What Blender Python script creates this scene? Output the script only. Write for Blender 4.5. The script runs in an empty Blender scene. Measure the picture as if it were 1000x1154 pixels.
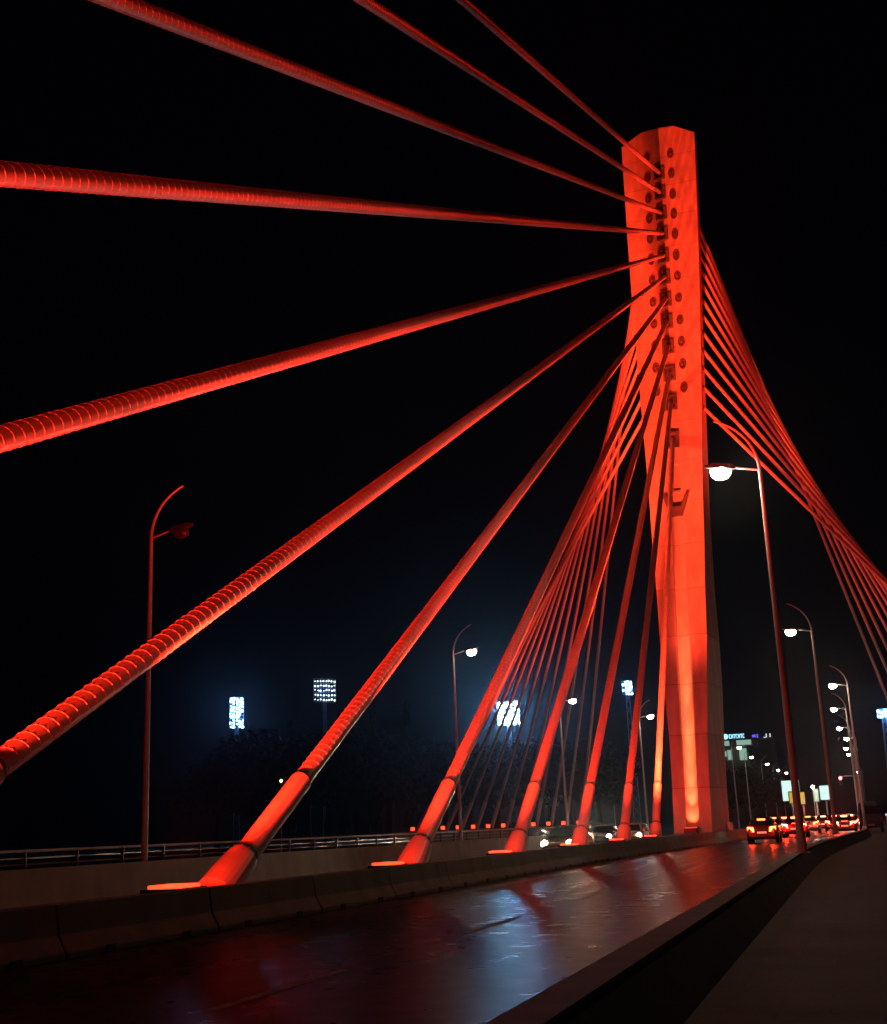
import bpy, bmesh, math, random
from mathutils import Vector, Matrix, Quaternion
S = bpy.context.scene
COL = S.collection
rnd = random.Random(7)

# ------------------------------------------------------------------ camera
CAM = Vector((0.0, 0.0, 1.5))
FPX, YAW, PITCH, ROLL = 1360.27, 0.312858, 0.258128, -0.041599
cF = Vector((-math.sin(YAW)*math.cos(PITCH), math.cos(YAW)*math.cos(PITCH), math.sin(PITCH)))
cR0 = Vector((math.cos(YAW), math.sin(YAW), 0)); cU0 = cR0.cross(cF)
cR = cR0*math.cos(ROLL)+cU0*math.sin(ROLL); cU = cU0*math.cos(ROLL)-cR0*math.sin(ROLL)
cam_d = bpy.data.cameras.new('camera'); cam = bpy.data.objects.new('camera', cam_d); COL.objects.link(cam)
cam.matrix_world = Matrix(((cR.x, cU.x, -cF.x, CAM.x), (cR.y, cU.y, -cF.y, CAM.y), (cR.z, cU.z, -cF.z, CAM.z), (0, 0, 0, 1)))
cam_d.sensor_fit = 'VERTICAL'; cam_d.sensor_height = 36; cam_d.lens = 36*FPX/1154
cam_d.clip_start = 0.1; cam_d.clip_end = 6000
S.camera = cam

# ------------------------------------------------------------------ world, exposure
w = bpy.data.worlds.new('World'); S.world = w; w.use_nodes = True
bg = w.node_tree.nodes['Background']
bg.inputs[0].default_value = (0.25, 0.35, 1.0, 1); bg.inputs[1].default_value = 0.0006
S.view_settings.view_transform = 'Standard'; S.view_settings.look = 'None'
S.view_settings.exposure = 0; S.view_settings.gamma = 1
S.cycles.use_denoising = True
S.cycles.max_bounces = 5; S.cycles.diffuse_bounces = 2; S.cycles.glossy_bounces = 3
S.cycles.volume_bounces = 0
S.cycles.sample_clamp_indirect = 2.0

RED = (1.0, 0.020, 0.006)
HAZE = 0.00021

# ------------------------------------------------------------------ small helpers
def at(u, v, Y):
    """a point of the place at distance Y seen in direction (u, v)"""
    d = cF + cR*((u-500)/FPX) - cU*((v-577)/FPX)
    return CAM + d*((Y-CAM.y)/d.y)
def atz(u, v, z):
    d = cF + cR*((u-500)/FPX) - cU*((v-577)/FPX)
    return CAM + d*((z-CAM.z)/d.z)
def sstep(a, b, x):
    t = max(0.0, min(1.0, (x-a)/(b-a))); return t*t*(3-2*t)
def bend(y): return 2.05*sstep(38, 94, y)
def zroad(x, y):
    c = bend(y)
    if x > -10.6: return 0.0125*max(0.0, min(8.6, -2.0+c-x))
    return 0.0125*max(0.0, min(8.6, x+19.8))

class MB:
    def __init__(s): s.v = []; s.f = []
    def add(s, vs, fs):
        o = len(s.v); s.v += [tuple(p) for p in vs]; s.f += [tuple(i+o for i in f) for f in fs]; return s
    def box(s, x0, x1, y0, y1, z0, z1):
        return s.add([(x0,y0,z0),(x1,y0,z0),(x1,y1,z0),(x0,y1,z0),(x0,y0,z1),(x1,y0,z1),(x1,y1,z1),(x0,y1,z1)],
                     [(0,3,2,1),(4,5,6,7),(0,1,5,4),(1,2,6,5),(2,3,7,6),(3,0,4,7)])
    def tube(s, pts, rad, n=12, cap=True):
        pts = [Vector(p) for p in pts]
        if not hasattr(rad, '__len__'): rad = [rad]*len(pts)
        rings = []; ref = None
        for i, p in enumerate(pts):
            t = (pts[min(i+1, len(pts)-1)]-pts[max(i-1, 0)]).normalized()
            if ref is None:
                ref = t.orthogonal().normalized()
            ref = (ref - t*ref.dot(t)).normalized(); b = t.cross(ref)
            rings.append([p+(ref*math.cos(2*math.pi*k/n)+b*math.sin(2*math.pi*k/n))*rad[i] for k in range(n)])
        o = len(s.v)
        for r in rings: s.v += [tuple(q) for q in r]
        for i in range(len(rings)-1):
            for k in range(n):
                s.f.append((o+i*n+k, o+i*n+(k+1) % n, o+(i+1)*n+(k+1) % n, o+(i+1)*n+k))
        if cap:
            s.f.append(tuple(o+k for k in range(n-1, -1, -1))); e = o+(len(rings)-1)*n
            s.f.append(tuple(e+k for k in range(n)))
        return s
    def loft(s, rings, cap=True):
        o = len(s.v); n = len(rings[0])
        for r in rings: s.v += [tuple(q) for q in r]
        for i in range(len(rings)-1):
            for k in range(n):
                s.f.append((o+i*n+k, o+i*n+(k+1) % n, o+(i+1)*n+(k+1) % n, o+(i+1)*n+k))
        if cap:
            s.f.append(tuple(o+k for k in range(n-1, -1, -1))); e = o+(len(rings)-1)*n
            s.f.append(tuple(e+k for k in range(n)))
        return s
    def build(s, name, mat, parent=None, smooth=False, loc=None, bevel=0):
        me = bpy.data.meshes.new(name); me.from_pydata(s.v, [], s.f); me.update()
        bm = bmesh.new(); bm.from_mesh(me); bmesh.ops.recalc_face_normals(bm, faces=bm.faces); bm.to_mesh(me); bm.free()
        me.materials.append(mat)
        if smooth:
            me.polygons.foreach_set('use_smooth', [True]*len(me.polygons)); me.set_sharp_from_angle(angle=math.radians(42))
        o = bpy.data.objects.new(name, me); COL.objects.link(o)
        if parent: o.parent = parent
        if loc is not None: o.location = loc
        if bevel:
            m = o.modifiers.new('bevel', 'BEVEL'); m.width = bevel; m.segments = 2; m.limit_method = 'ANGLE'
        return o

def tag(o, label=None, cat=None, group=None, kind=None):
    if label: o['label'] = label
    if cat: o['category'] = cat
    if group: o['group'] = group
    if kind: o['kind'] = kind
    return o
def thing(name, label, cat, loc=(0, 0, 0), group=None, rz=0):
    o = bpy.data.objects.new(name, None); COL.objects.link(o); o.location = loc; o.rotation_euler = (0, 0, rz)
    o.empty_display_size = 0.3
    return tag(o, label, cat, group)
def copy_tree(o, parent=None):
    c = o.copy(); COL.objects.link(c)
    if parent: c.parent = parent
    for ch in list(o.children):
        if ch.type in ('MESH', 'EMPTY'): copy_tree(ch, c)
    return c
def spot(name, loc, aim, power, color, size, blend=1.0, radius=0.1, parent=None):
    d = bpy.data.lights.new(name, 'SPOT'); d.energy = power; d.color = color; d.spot_size = math.radians(size); d.spot_blend = blend
    d.shadow_soft_size = radius
    o = bpy.data.objects.new(name, d); COL.objects.link(o)
    o.location = loc; v = Vector(aim)-Vector(loc)
    o.rotation_euler = v.to_track_quat('-Z', 'Y').to_euler()
    return o
def ordinal(i): return ['first', 'second', 'third', 'fourth', 'fifth', 'sixth', 'seventh', 'eighth', 'ninth', 'tenth', 'eleventh', 'twelfth'][i]

# ------------------------------------------------------------------ materials
def mat(name, col, rough=0.6, metal=0, var=0.25, scale=3.0, bump=0.0, bscale=40, spec=0.5, rvar=0.1, stretch=(1, 1, 1)):
    m = bpy.data.materials.new(name); m.use_nodes = True; nt = m.node_tree; N = nt.nodes; L = nt.links
    b = N['Principled BSDF']; b.inputs['Metallic'].default_value = metal; b.inputs['Specular IOR Level'].default_value = spec
    tc = N.new('ShaderNodeTexCoord'); mp = N.new('ShaderNodeMapping'); L.new(tc.outputs['Object'], mp.inputs[0]); mp.inputs['Scale'].default_value = stretch
    n = N.new('ShaderNodeTexNoise'); n.inputs['Scale'].default_value = scale; n.inputs['Detail'].default_value = 6; L.new(mp.outputs[0], n.inputs['Vector'])
    r = N.new('ShaderNodeMapRange'); r.inputs[3].default_value = 1-var; r.inputs[4].default_value = 1+var
    r.inputs[1].default_value = 0.25; r.inputs[2].default_value = 0.75
    L.new(n.outputs[0], r.inputs[0])
    mx = N.new('ShaderNodeMix'); mx.data_type = 'RGBA'; mx.blend_type = 'MULTIPLY'; mx.inputs[0].default_value = 1
    mx.inputs[6].default_value = (*col, 1); L.new(r.outputs[0], mx.inputs[7]); L.new(mx.outputs[2], b.inputs['Base Color'])
    rr = N.new('ShaderNodeMapRange'); rr.inputs[3].default_value = max(0.02, rough-rvar); rr.inputs[4].default_value = min(1, rough+rvar)
    L.new(n.outputs[0], rr.inputs[0]); L.new(rr.outputs[0], b.inputs['Roughness'])
    if bump:
        n2 = N.new('ShaderNodeTexNoise'); n2.inputs['Scale'].default_value = bscale; n2.inputs['Detail'].default_value = 4; L.new(mp.outputs[0], n2.inputs['Vector'])
        bp = N.new('ShaderNodeBump'); bp.inputs['Strength'].default_value = bump; bp.inputs['Distance'].default_value = 0.02
        L.new(n2.outputs[0], bp.inputs['Height']); L.new(bp.outputs[0], b.inputs['Normal'])
    m['_'] = 0
    return m
def glow(name, col, strength, base=(0.6, 0.6, 0.6)):
    m = bpy.data.materials.new(name); m.use_nodes = True; b = m.node_tree.nodes['Principled BSDF']
    b.inputs['Base Color'].default_value = (*base, 1); b.inputs['Emission Color'].default_value = (*col, 1); b.inputs['Emission Strength'].default_value = strength
    b.inputs['Roughness'].default_value = 0.3
    return m
M = {}
M['conc'] = mat('weathered_concrete', (0.26, 0.20, 0.14), 0.8, var=0.35, scale=1.6, bump=0.25, bscale=60, stretch=(1, 1, .45))
M['face'] = mat('shaded_face_concrete', (0.09, 0.075, 0.06), 0.9, var=0.4, scale=1.2, bump=0.3, bscale=40)  # shade on the parapet's unlit side put into a darker colour
M['lit_top'] = mat('lit_top_concrete', (0.50, 0.44, 0.36), 0.8, var=0.3, scale=2.0, bump=0.25, bscale=50)  # lamp light on the parapet top put into a paler colour
M['white'] = mat('white_paint', (0.75, 0.76, 0.72), 0.5, var=0.1)
M['stay'] = mat('cable_sheath', (0.42, 0.40, 0.39), 0.42, var=0.12, scale=1.5, bump=0.1, bscale=30)
M['rib'] = mat('cable_fillet', (0.75, 0.72, 0.70), 0.35, var=0.1)
M['pipe'] = mat('guide_pipe_paint', (0.62, 0.60, 0.58), 0.38, var=0.12, scale=4, bump=0.06, bscale=20)
M['rubber'] = mat('black_rubber', (0.03, 0.03, 0.03), 0.7)
M['steel_shade'] = mat('dark_steel_recess_shade', (0.11, 0.10, 0.10), 0.55, var=0.3, scale=3)  # on pylon sockets and anchor heads the dark tone stands for recess shade
M['galv'] = mat('galvanised_steel', (0.68, 0.68, 0.70), 0.45, metal=0.0, var=0.15, scale=2)
M['rail'] = mat('railing_paint', (0.16, 0.17, 0.18), 0.4, metal=0.4)
M['dark'] = mat('dark_housing', (0.03, 0.03, 0.03), 0.5)
M['walk'] = mat('pavement_concrete', (0.075, 0.047, 0.026), 0.75, var=0.4, scale=0.9, bump=0.3, bscale=25)
def slabs(m):
    nt = m.node_tree; N = nt.nodes; L = nt.links; b = N['Principled BSDF']; src = b.inputs['Base Color'].links[0].from_socket
    tc = N.new('ShaderNodeTexCoord'); br = N.new('ShaderNodeTexBrick'); br.inputs['Scale'].default_value = 1.0; br.inputs['Brick Width'].default_value = .8; br.inputs['Row Height'].default_value = .4
    br.inputs['Mortar Size'].default_value = .012; br.inputs['Color1'].default_value = (1, 1, 1, 1); br.inputs['Color2'].default_value = (.72, .72, .72, 1); br.inputs['Mortar'].default_value = (.35, .35, .35, 1)
    L.new(tc.outputs['Object'], br.inputs['Vector']); mx = N.new('ShaderNodeMix'); mx.data_type = 'RGBA'; mx.blend_type = 'MULTIPLY'; mx.inputs[0].default_value = 1
    L.new(src, mx.inputs[6]); L.new(br.outputs['Color'], mx.inputs[7]); L.new(mx.outputs[2], b.inputs['Base Color'])
slabs(M['walk'])
M['earth'] = mat('dark_earth', (0.05, 0.045, 0.03), 0.9, var=0.4, scale=0.05)
M['bark'] = mat('bark', (0.06, 0.045, 0.03), 0.9, bump=0.4, bscale=8)
M['leaf'] = mat('foliage', (0.022, 0.034, 0.016), 0.65, var=0.5, scale=0.6)
M['leaf2'] = mat('cypress_foliage', (0.020, 0.032, 0.016), 0.7, var=0.5, scale=0.6)
M['glass'] = mat('dark_glass', (0.012, 0.012, 0.014), 0.08, var=0.1, rvar=0.02)
M['tyre'] = mat('tyre_rubber', (0.02, 0.02, 0.02), 0.8)
M['rim'] = mat('alloy_rim', (0.4, 0.4, 0.42), 0.3, metal=0.9)
M['plate'] = glow('lit_number_plate', (1.0, 0.85, 0.6), 0.25)
M['tail'] = glow('tail_light_glow', (1.0, 0.12, 0.03), 14, (0.4, 0.02, 0.02))
M['brake'] = glow('brake_light_glow', (1.0, 0.07, 0.03), 60, (0.4, 0.02, 0.02))
M['head'] = glow('headlight_glow', (1.0, 0.9, 0.72), 45)
M['headw'] = glow('warm_headlight_glow', (1.0, 0.72, 0.36), 40)
M['headc'] = glow('cool_headlight_glow', (0.75, 0.92, 1.0), 45)
M['amber'] = glow('amber_light', (1.0, 0.5, 0.1), 6)
M['lens'] = glow('street_lamp_lens', (1.0, 0.80, 0.56), 150)
M['lenshot'] = glow('street_lamp_lens_hot', (1.0, 0.80, 0.56), 180)
M['lenslow'] = glow('street_lamp_lens_dim', (1.0, 0.80, 0.56), 40)
M['lensfar'] = glow('distant_street_lamp_lens', (1.0, 0.88, 0.70), 40)
M['lensoff'] = mat('unlit_lamp_lens', (0.04, 0.04, 0.04), 0.25)
M['redlens'] = glow('red_floodlight_lens', (1.0, 0.04, 0.012), 4)
M['flood'] = glow('stadium_lamp', (0.25, 0.60, 1.0), 20)
M['dazzle'] = glow('stadium_lamp_dazzling', (0.25, 0.66, 1.0), 210)
M['floodside'] = glow('stadium_lamp_seen_aside', (0.75, 0.95, 0.95), 2.0)
M['warm'] = glow('park_lamp_glow', (1.0, 0.6, 0.22), 8)
M['signcyan'] = glow('cyan_sign', (0.35, 0.80, 1.0), 1.6)
M['signviolet'] = glow('violet_sign', (0.12, 0.10, 1.0), 1.1)
M['signwhite'] = glow('white_sign', (0.75, 0.85, 1.0), 0.8)
M['panel'] = glow('backlit_panel', (0.62, 1.0, 0.92), 0.95)
M['panelgreen'] = glow('green_panel', (0.12, 0.50, 0.38), 0.7)
M['panelyellow'] = glow('yellow_panel', (0.75, 0.45, 0.02), 0.7)
M['redsig'] = glow('red_signal', (1.0, 0.08, 0.10), 20)
M['window'] = glow('lit_window', (0.45, 0.80, 0.66), 0.5)
M['paintline'] = mat('worn_line_paint', (0.50, 0.48, 0.44), 0.8, var=0.45, scale=4, bump=0.3, bscale=60)

def pylon_mat():
    m = mat('pylon_concrete', (0.50, 0.48, 0.46), 0.75, var=0.07, scale=0.35, bump=0.08, bscale=10)
    nt = m.node_tree; N = nt.nodes; L = nt.links; b = N['Principled BSDF']
    src = b.inputs['Base Color'].links[0].from_socket
    tc = N.new('ShaderNodeTexCoord'); sx = N.new('ShaderNodeSeparateXYZ'); L.new(tc.outputs['Object'], sx.inputs[0])
    # casting lifts: each lift a slightly different tone, thin dark joint between them
    d = N.new('ShaderNodeMath'); d.operation = 'DIVIDE'; d.inputs[1].default_value = 3.6; L.new(sx.outputs['Z'], d.inputs[0])
    fl = N.new('ShaderNodeMath'); fl.operation = 'FLOOR'; L.new(d.outputs[0], fl.inputs[0])
    wn = N.new('ShaderNodeTexWhiteNoise'); wn.noise_dimensions = '1D'; L.new(fl.outputs[0], wn.inputs['W'])
    mr = N.new('ShaderNodeMapRange'); mr.inputs[3].default_value = 0.86; mr.inputs[4].default_value = 1.04; L.new(wn.outputs['Value'], mr.inputs[0])
    fr = N.new('ShaderNodeMath'); fr.operation = 'FRACT'; L.new(d.outputs[0], fr.inputs[0])
    gt = N.new('ShaderNodeMath'); gt.operation = 'GREATER_THAN'; gt.inputs[1].default_value = 0.018; L.new(fr.outputs[0], gt.inputs[0])
    jr = N.new('ShaderNodeMapRange'); jr.inputs[3].default_value = 0.58; jr.inputs[4].default_value = 1.0; L.new(gt.outputs[0], jr.inputs[0])
    # vertical run-off streaks
    mp = N.new('ShaderNodeMapping'); mp.inputs['Scale'].default_value = (1.6, 1.6, 0.06); L.new(tc.outputs['Object'], mp.inputs[0])
    ns = N.new('ShaderNodeTexNoise'); ns.inputs['Scale'].default_value = 1.2; ns.inputs['Detail'].default_value = 5; L.new(mp.outputs[0], ns.inputs['Vector'])
    sr = N.new('ShaderNodeMapRange'); sr.inputs[1].default_value = 0.3; sr.inputs[2].default_value = 0.7; sr.inputs[3].default_value = 0.74; sr.inputs[4].default_value = 1.12; L.new(ns.outputs[0], sr.inputs[0])
    a = N.new('ShaderNodeMath'); a.operation = 'MULTIPLY'; L.new(mr.outputs[0], a.inputs[0]); L.new(jr.outputs[0], a.inputs[1])
    a2 = N.new('ShaderNodeMath'); a2.operation = 'MULTIPLY'; L.new(a.outputs[0], a2.inputs[0]); L.new(sr.outputs[0], a2.inputs[1])
    mx = N.new('ShaderNodeMix'); mx.data_type = 'RGBA'; mx.blend_type = 'MULTIPLY'; mx.inputs[0].default_value = 1
    L.new(src, mx.inputs[6]); L.new(a2.outputs[0], mx.inputs[7]); L.new(mx.outputs[2], b.inputs['Base Color'])
    return m
M['pylon'] = pylon_mat()

def asphalt():
    m = bpy.data.materials.new('asphalt'); m.use_nodes = True; nt = m.node_tree; N = nt.nodes; L = nt.links; b = N['Principled BSDF']
    tc = N.new('ShaderNodeTexCoord')
    n1 = N.new('ShaderNodeTexNoise'); n1.inputs['Scale'].default_value = 2.5; n1.inputs['Detail'].default_value = 5; L.new(tc.outputs['Object'], n1.inputs['Vector'])
    mp = N.new('ShaderNodeMapping'); mp.inputs['Scale'].default_value = (1.3, 0.05, 1); L.new(tc.outputs['Object'], mp.inputs[0])
    n3 = N.new('ShaderNodeTexNoise'); n3.inputs['Scale'].default_value = 1.0; n3.inputs['Detail'].default_value = 3; L.new(mp.outputs[0], n3.inputs['Vector'])
    cr = N.new('ShaderNodeValToRGB'); cr.color_ramp.elements[0].position = 0.3; cr.color_ramp.elements[0].color = (0.024, 0.023, 0.022, 1)
    cr.color_ramp.elements[1].position = 0.72; cr.color_ramp.elements[1].color = (0.046, 0.043, 0.040, 1); L.new(n3.outputs[0], cr.inputs[0])
    L.new(cr.outputs[0], b.inputs['Base Color'])
    ad = N.new('ShaderNodeMath'); ad.operation = 'ADD'; L.new(n1.outputs[0], ad.inputs[0]); L.new(n3.outputs[0], ad.inputs[1])
    mr = N.new('ShaderNodeMapRange'); mr.inputs[1].default_value = 0.7; mr.inputs[2].default_value = 1.3; mr.inputs[3].default_value = 0.24; mr.inputs[4].default_value = 0.36; b.inputs['Specular IOR Level'].default_value = 0.09
    L.new(ad.outputs[0], mr.inputs[0]); L.new(mr.outputs[0], b.inputs['Roughness'])
    v = N.new('ShaderNodeTexVoronoi'); v.inputs['Scale'].default_value = 60; L.new(tc.outputs['Object'], v.inputs['Vector'])
    n2 = N.new('ShaderNodeTexNoise'); n2.inputs['Scale'].default_value = 45; n2.inputs['Detail'].default_value = 6; L.new(tc.outputs['Object'], n2.inputs['Vector'])
    a2 = N.new('ShaderNodeMath'); a2.operation = 'ADD'; L.new(v.outputs['Distance'], a2.inputs[0]); L.new(n2.outputs[0], a2.inputs[1])
    bp = N.new('ShaderNodeBump'); bp.inputs['Strength'].default_value = 0.45; bp.inputs['Distance'].default_value = 0.0035
    L.new(a2.outputs[0], bp.inputs['Height']); L.new(bp.outputs[0], b.inputs['Normal'])
    return m
M['asphalt'] = asphalt()

# ------------------------------------------------------------------ setting
def frange(a, b, st):
    r = []; x = a
    while x < b-1e-6: r.append(x); x += st
    return r+[b]
ys = frange(-60, 130, 4)+frange(150, 460, 20)
def sheet(name, xs_of_y, zf, m, kind='structure'):
    mb = MB(); rows = [[(x, y, zf(x, y)) for x in xs_of_y(y)] for y in ys]; n = len(rows[0])
    vs = [p for r in rows for p in r]
    fs = [(i*n+k, i*n+k+1, (i+1)*n+k+1, (i+1)*n+k) for i in range(len(rows)-1) for k in range(n-1)]
    return tag(mb.add(vs, fs).build(name, m), kind=kind)
sheet('road', lambda y: [-20.0+1.3*bend(y), -15.5+bend(y)*.6, -10.6, -6.0+bend(y), -1.6+bend(y)], zroad, M['asphalt'])
sheet('pavement', lambda y: [-1.75+bend(y), 0.5+bend(y), 3.1+bend(y)], lambda x, y: 0.02, M['walk'])
sheet('footway', lambda y: [-23.6, -19.95+bend(y)], lambda x, y: 0.12, M['walk'])
# bridge deck slab under the sheets
md = MB(); md.box(-23.7, 3.3, -60, 96, -2.2, -0.06); tag(md.build('bridge_deck', M['conc']), kind='structure')
# terrain with the river valley under the deck
mt = MB(); gx = [-1500, -900, -600, -400, -250, -150, -80, -40, -24, 5, 40, 100, 250, 600, 1200]; gy = [-400, -200, -110, -70, -40, 0, 40, 80, 97, 110, 140, 200, 300, 450, 700, 1100, 1800]
def zt(x, y):
    t = sstep(80, 110, y) if y > 10 else sstep(-40, -110, -abs(y)) if False else (1-sstep(-110, -40, y))
    return -17+16.6*t
vs = [(x, y, zt(x, y)) for y in gy for x in gx]; n = len(gx)
mt.add(vs, [(j*n+i, j*n+i+1, (j+1)*n+i+1, (j+1)*n+i) for j in range(len(gy)-1) for i in range(n-1)])
tag(mt.build('terrain', M['earth']), kind='structure')
# median plinth between the carriageways
sm = MB(); rows = []
my = frange(-60, 104, 4)
rings = [[(-11.15, y, 0.0), (-10.42+bend(y), y, 0.0), (-10.42+bend(y), y, 0.72), (-11.15, y, 0.72)] for y in my]
sm.loft(rings); tag(sm.build('median', M['conc']), kind='structure')
# lane marking dashes (worn)
lm = MB()
for k in range(-4, 22):
    y0 = 10.2+k*7.5; n = 4
    for j in range(n):
        a, b_ = y0+j*3.0/n, y0+(j+1)*3.0/n
        q = []
        for yy, s_ in ((a, -1), (a, 1), (b_, 1), (b_, -1)):
            x = -5.65+bend(yy)+0.06*s_; q.append((x, yy, zroad(x, yy)+0.006))
        lm.add(q, [(0, 1, 2, 3)])
for yA, yB in zip(ys[:-1], ys[1:]):
    q = []
    for yy, s_ in ((yA, -1), (yA, 1), (yB, 1), (yB, -1)):
        x = -2.5+bend(yy)+0.07*s_; q.append((x, yy, zroad(x, yy)+0.006))
    lm.add(q, [(0, 1, 2, 3)])
tag(lm.build('road_marking', M['paintline']), kind='structure')

# ------------------------------------------------------------------ pylon
XC, DP, LEAN = -10.579, 83.026, 0.31174
SOCK = [59.3002, 56.904, 54.4582, 52.068, 49.5345, 47.1647, 44.7568, 42.4033, 39.8366, 37.1659, 34.3161, 30.8165]
WID = [(-2, 1.25), (0.8, 1.25), (3.8, 1.25), (7.2, 1.31), (11, 1.52), (14.3, 1.68), (18, 1.78), (22, 1.95), (27, 2.10), (33.3, 2.40), (40, 2.68), (46, 2.92), (52, 3.12), (63.5, 3.42)]
def wf(z):
    for (a, wa), (b_, wb) in zip(WID[:-1], WID[1:]):
        if z <= b_: return wa+(wb-wa)*(z-a)/(b_-a)
    return WID[-1][1]
def splay(z): return 0.62*(1-sstep(6, 26, z))-0.25*sstep(20, 45, z)
def depth(z): return 5.2-1.2*min(1, z/60)
pyl = thing('bridge_pylon', 'tall leaning concrete bridge pylon floodlit orange red, widening towards its top', 'bridge tower', (XC, DP, 0))
def ring(z, g, gd, top=False):
    w_ = wf(z); m_ = w_*0.44; d = depth(z); wb = w_+splay(z)
    if top: zz = {'w': 63.5, 'm': 64.9, 'g': 65.0}
    else: zz = {'w': z, 'm': z, 'g': z}
    f = lambda x, yy, k: (x, LEAN*zz[k]+yy, zz[k])
    return [f(-w_, 0, 'w'), f(-m_, 0, 'm'), f(-g, 0, 'g'), f(-g, gd, 'g'), f(g, gd, 'g'), f(g, 0, 'g'), f(m_, 0, 'm'), f(w_, 0, 'w'),
            f(wb, d, 'w'), f(wb*.4, d, 'm'), f(-wb*.4, d, 'm'), f(-wb, d, 'w')]
rg = [ring(-2, .44, .34)]
for z in (0.8, 3.8, 7.2, 11, 14.3, 18, 22, 24.1): rg.append(ring(z, .44, .34))
rg += [ring(24.15, .44, .02), ring(26.2, .44, .02), ring(26.25, .40, .22)]
for z in (28.5,): rg.append(ring(z, .40, .22))
rg += [ring(28.55, .10, .04)]
for z in (33.3, 40, 46, 52, 58): rg.append(ring(z, .10, .05))
rg += [ring(62.9, .10, .05), ring(63.5, .10, .04, True)]
shaft = MB().loft(rg).build('shaft', M['pylon'], pyl, bevel=0.06)
# V shaped lip closing the channel
lip = MB(); zl = 24.2
def V3(x, out, z): return (x, LEAN*z-out, z)
pr = [(-.98, 25.7), (-.72, 25.75), (-.38, 24.75), (.38, 24.75), (.72, 25.75), (.98, 25.7), (.45, 23.95), (-.45, 23.95)]
lip.loft([[V3(x, -.05, z) for x, z in pr], [V3(x, .34, z) for x, z in pr]])
lip.build('channel_lip', M['steel_shade'], pyl)
for z in SOCK:
    b = MB(); hw, hh = .50, .72
    zc = z-.1
    outer = [(-hw, zc-hh), (hw, zc-hh), (hw, zc+hh), (-hw, zc+hh)]; inner = [(x*.68, zc+(q-zc)*.74) for x, q in outer]
    b.loft([[V3(x, -.05, q) for x, q in outer], [V3(x, .22, q) for x, q in outer], [V3(x, .22, q) for x, q in inner], [V3(x, .04, q) for x, q in inner]], cap=False)
    o = len(b.v); b.f.append((o-4, o-3, o-2, o-1))
    b.build('cable_socket', M['steel_shade'], pyl)  # shade inside the socket recess painted as dark steel
OVAL = [61.42, 58.95, 56.4, 54.05, 51.7, 49.3, 47.0, 44.6, 42.3, 40.05, 37.8, 35.5]
for i, z in enumerate(OVAL):
    for sg in (-1, 1):
        b = MB(); n = 14; hx = .30; hz = .62 if i < 6 else .5
        el = lambda r, out: [V3(sg*1.10+hx*r*math.cos(2*math.pi*k/n), out, z+hz*r*math.sin(2*math.pi*k/n)) for k in range(n)]
        b.loft([el(1, -.04), el(1, .10), el(.78, .12), el(.72, .02), el(.35, .02), el(.32, .2), el(.1, .22)])
        b.build('anchor_head', M['steel_shade'], pyl)  # shade of the oval recess painted as dark steel

# ------------------------------------------------------------------ cables
def fillet(mb, A, B, r, pitch, n=12, h=0.0075, wd=0.012):
    A = Vector(A); B = Vector(B); L = (B-A).length; t = (B-A)/L; x = t.orthogonal().normalized(); y = t.cross(x)
    o = len(mb.v); steps = int(L/pitch*n)
    for i in range(steps+1):
        s_ = L*i/steps; a = 2*math.pi*i/n; d = x*math.cos(a)+y*math.sin(a); c = A+t*s_
        mb.v += [tuple(c-t*wd+d*(r-.002)), tuple(c+d*(r+h)), tuple(c+t*wd+d*(r-.002))]
    for i in range(steps):
        p = o+i*3; mb.f += [(p, p+1, p+4, p+3), (p+1, p+2, p+5, p+4)]
AY = [67.379, 57.823, 48.268, 38.712, 29.157, 19.601, 10.146, 0.84, -8.216, -16.872, -25.377, -33.783]
front_lab = [
 'steepest red stay cable on the median, nearest the pylon foot and lowest on the pylon',
 'second red stay cable on the median counted from the pylon foot',
 'third red stay cable on the median counted from the pylon foot',
 'fourth red stay cable on the median counted from the pylon foot',
 'orange stay cable rooted behind the barrier, fifth on the median from the pylon foot',
 'thick orange stay cable with the nearest full anchor pipe in view on the median',
 'ribbed orange stay cable running off low at the left edge of the photo',
 'ribbed dark red stay cable crossing the left edge at mid height',
 'dark red stay cable almost level, crossing the left edge high up',
 'thick dark red stay cable crossing the top edge near its left corner',
 'thin red stay cable crossing the top edge, second from the right there',
 'topmost red stay cable, thinnest of those crossing the top edge']
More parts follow.
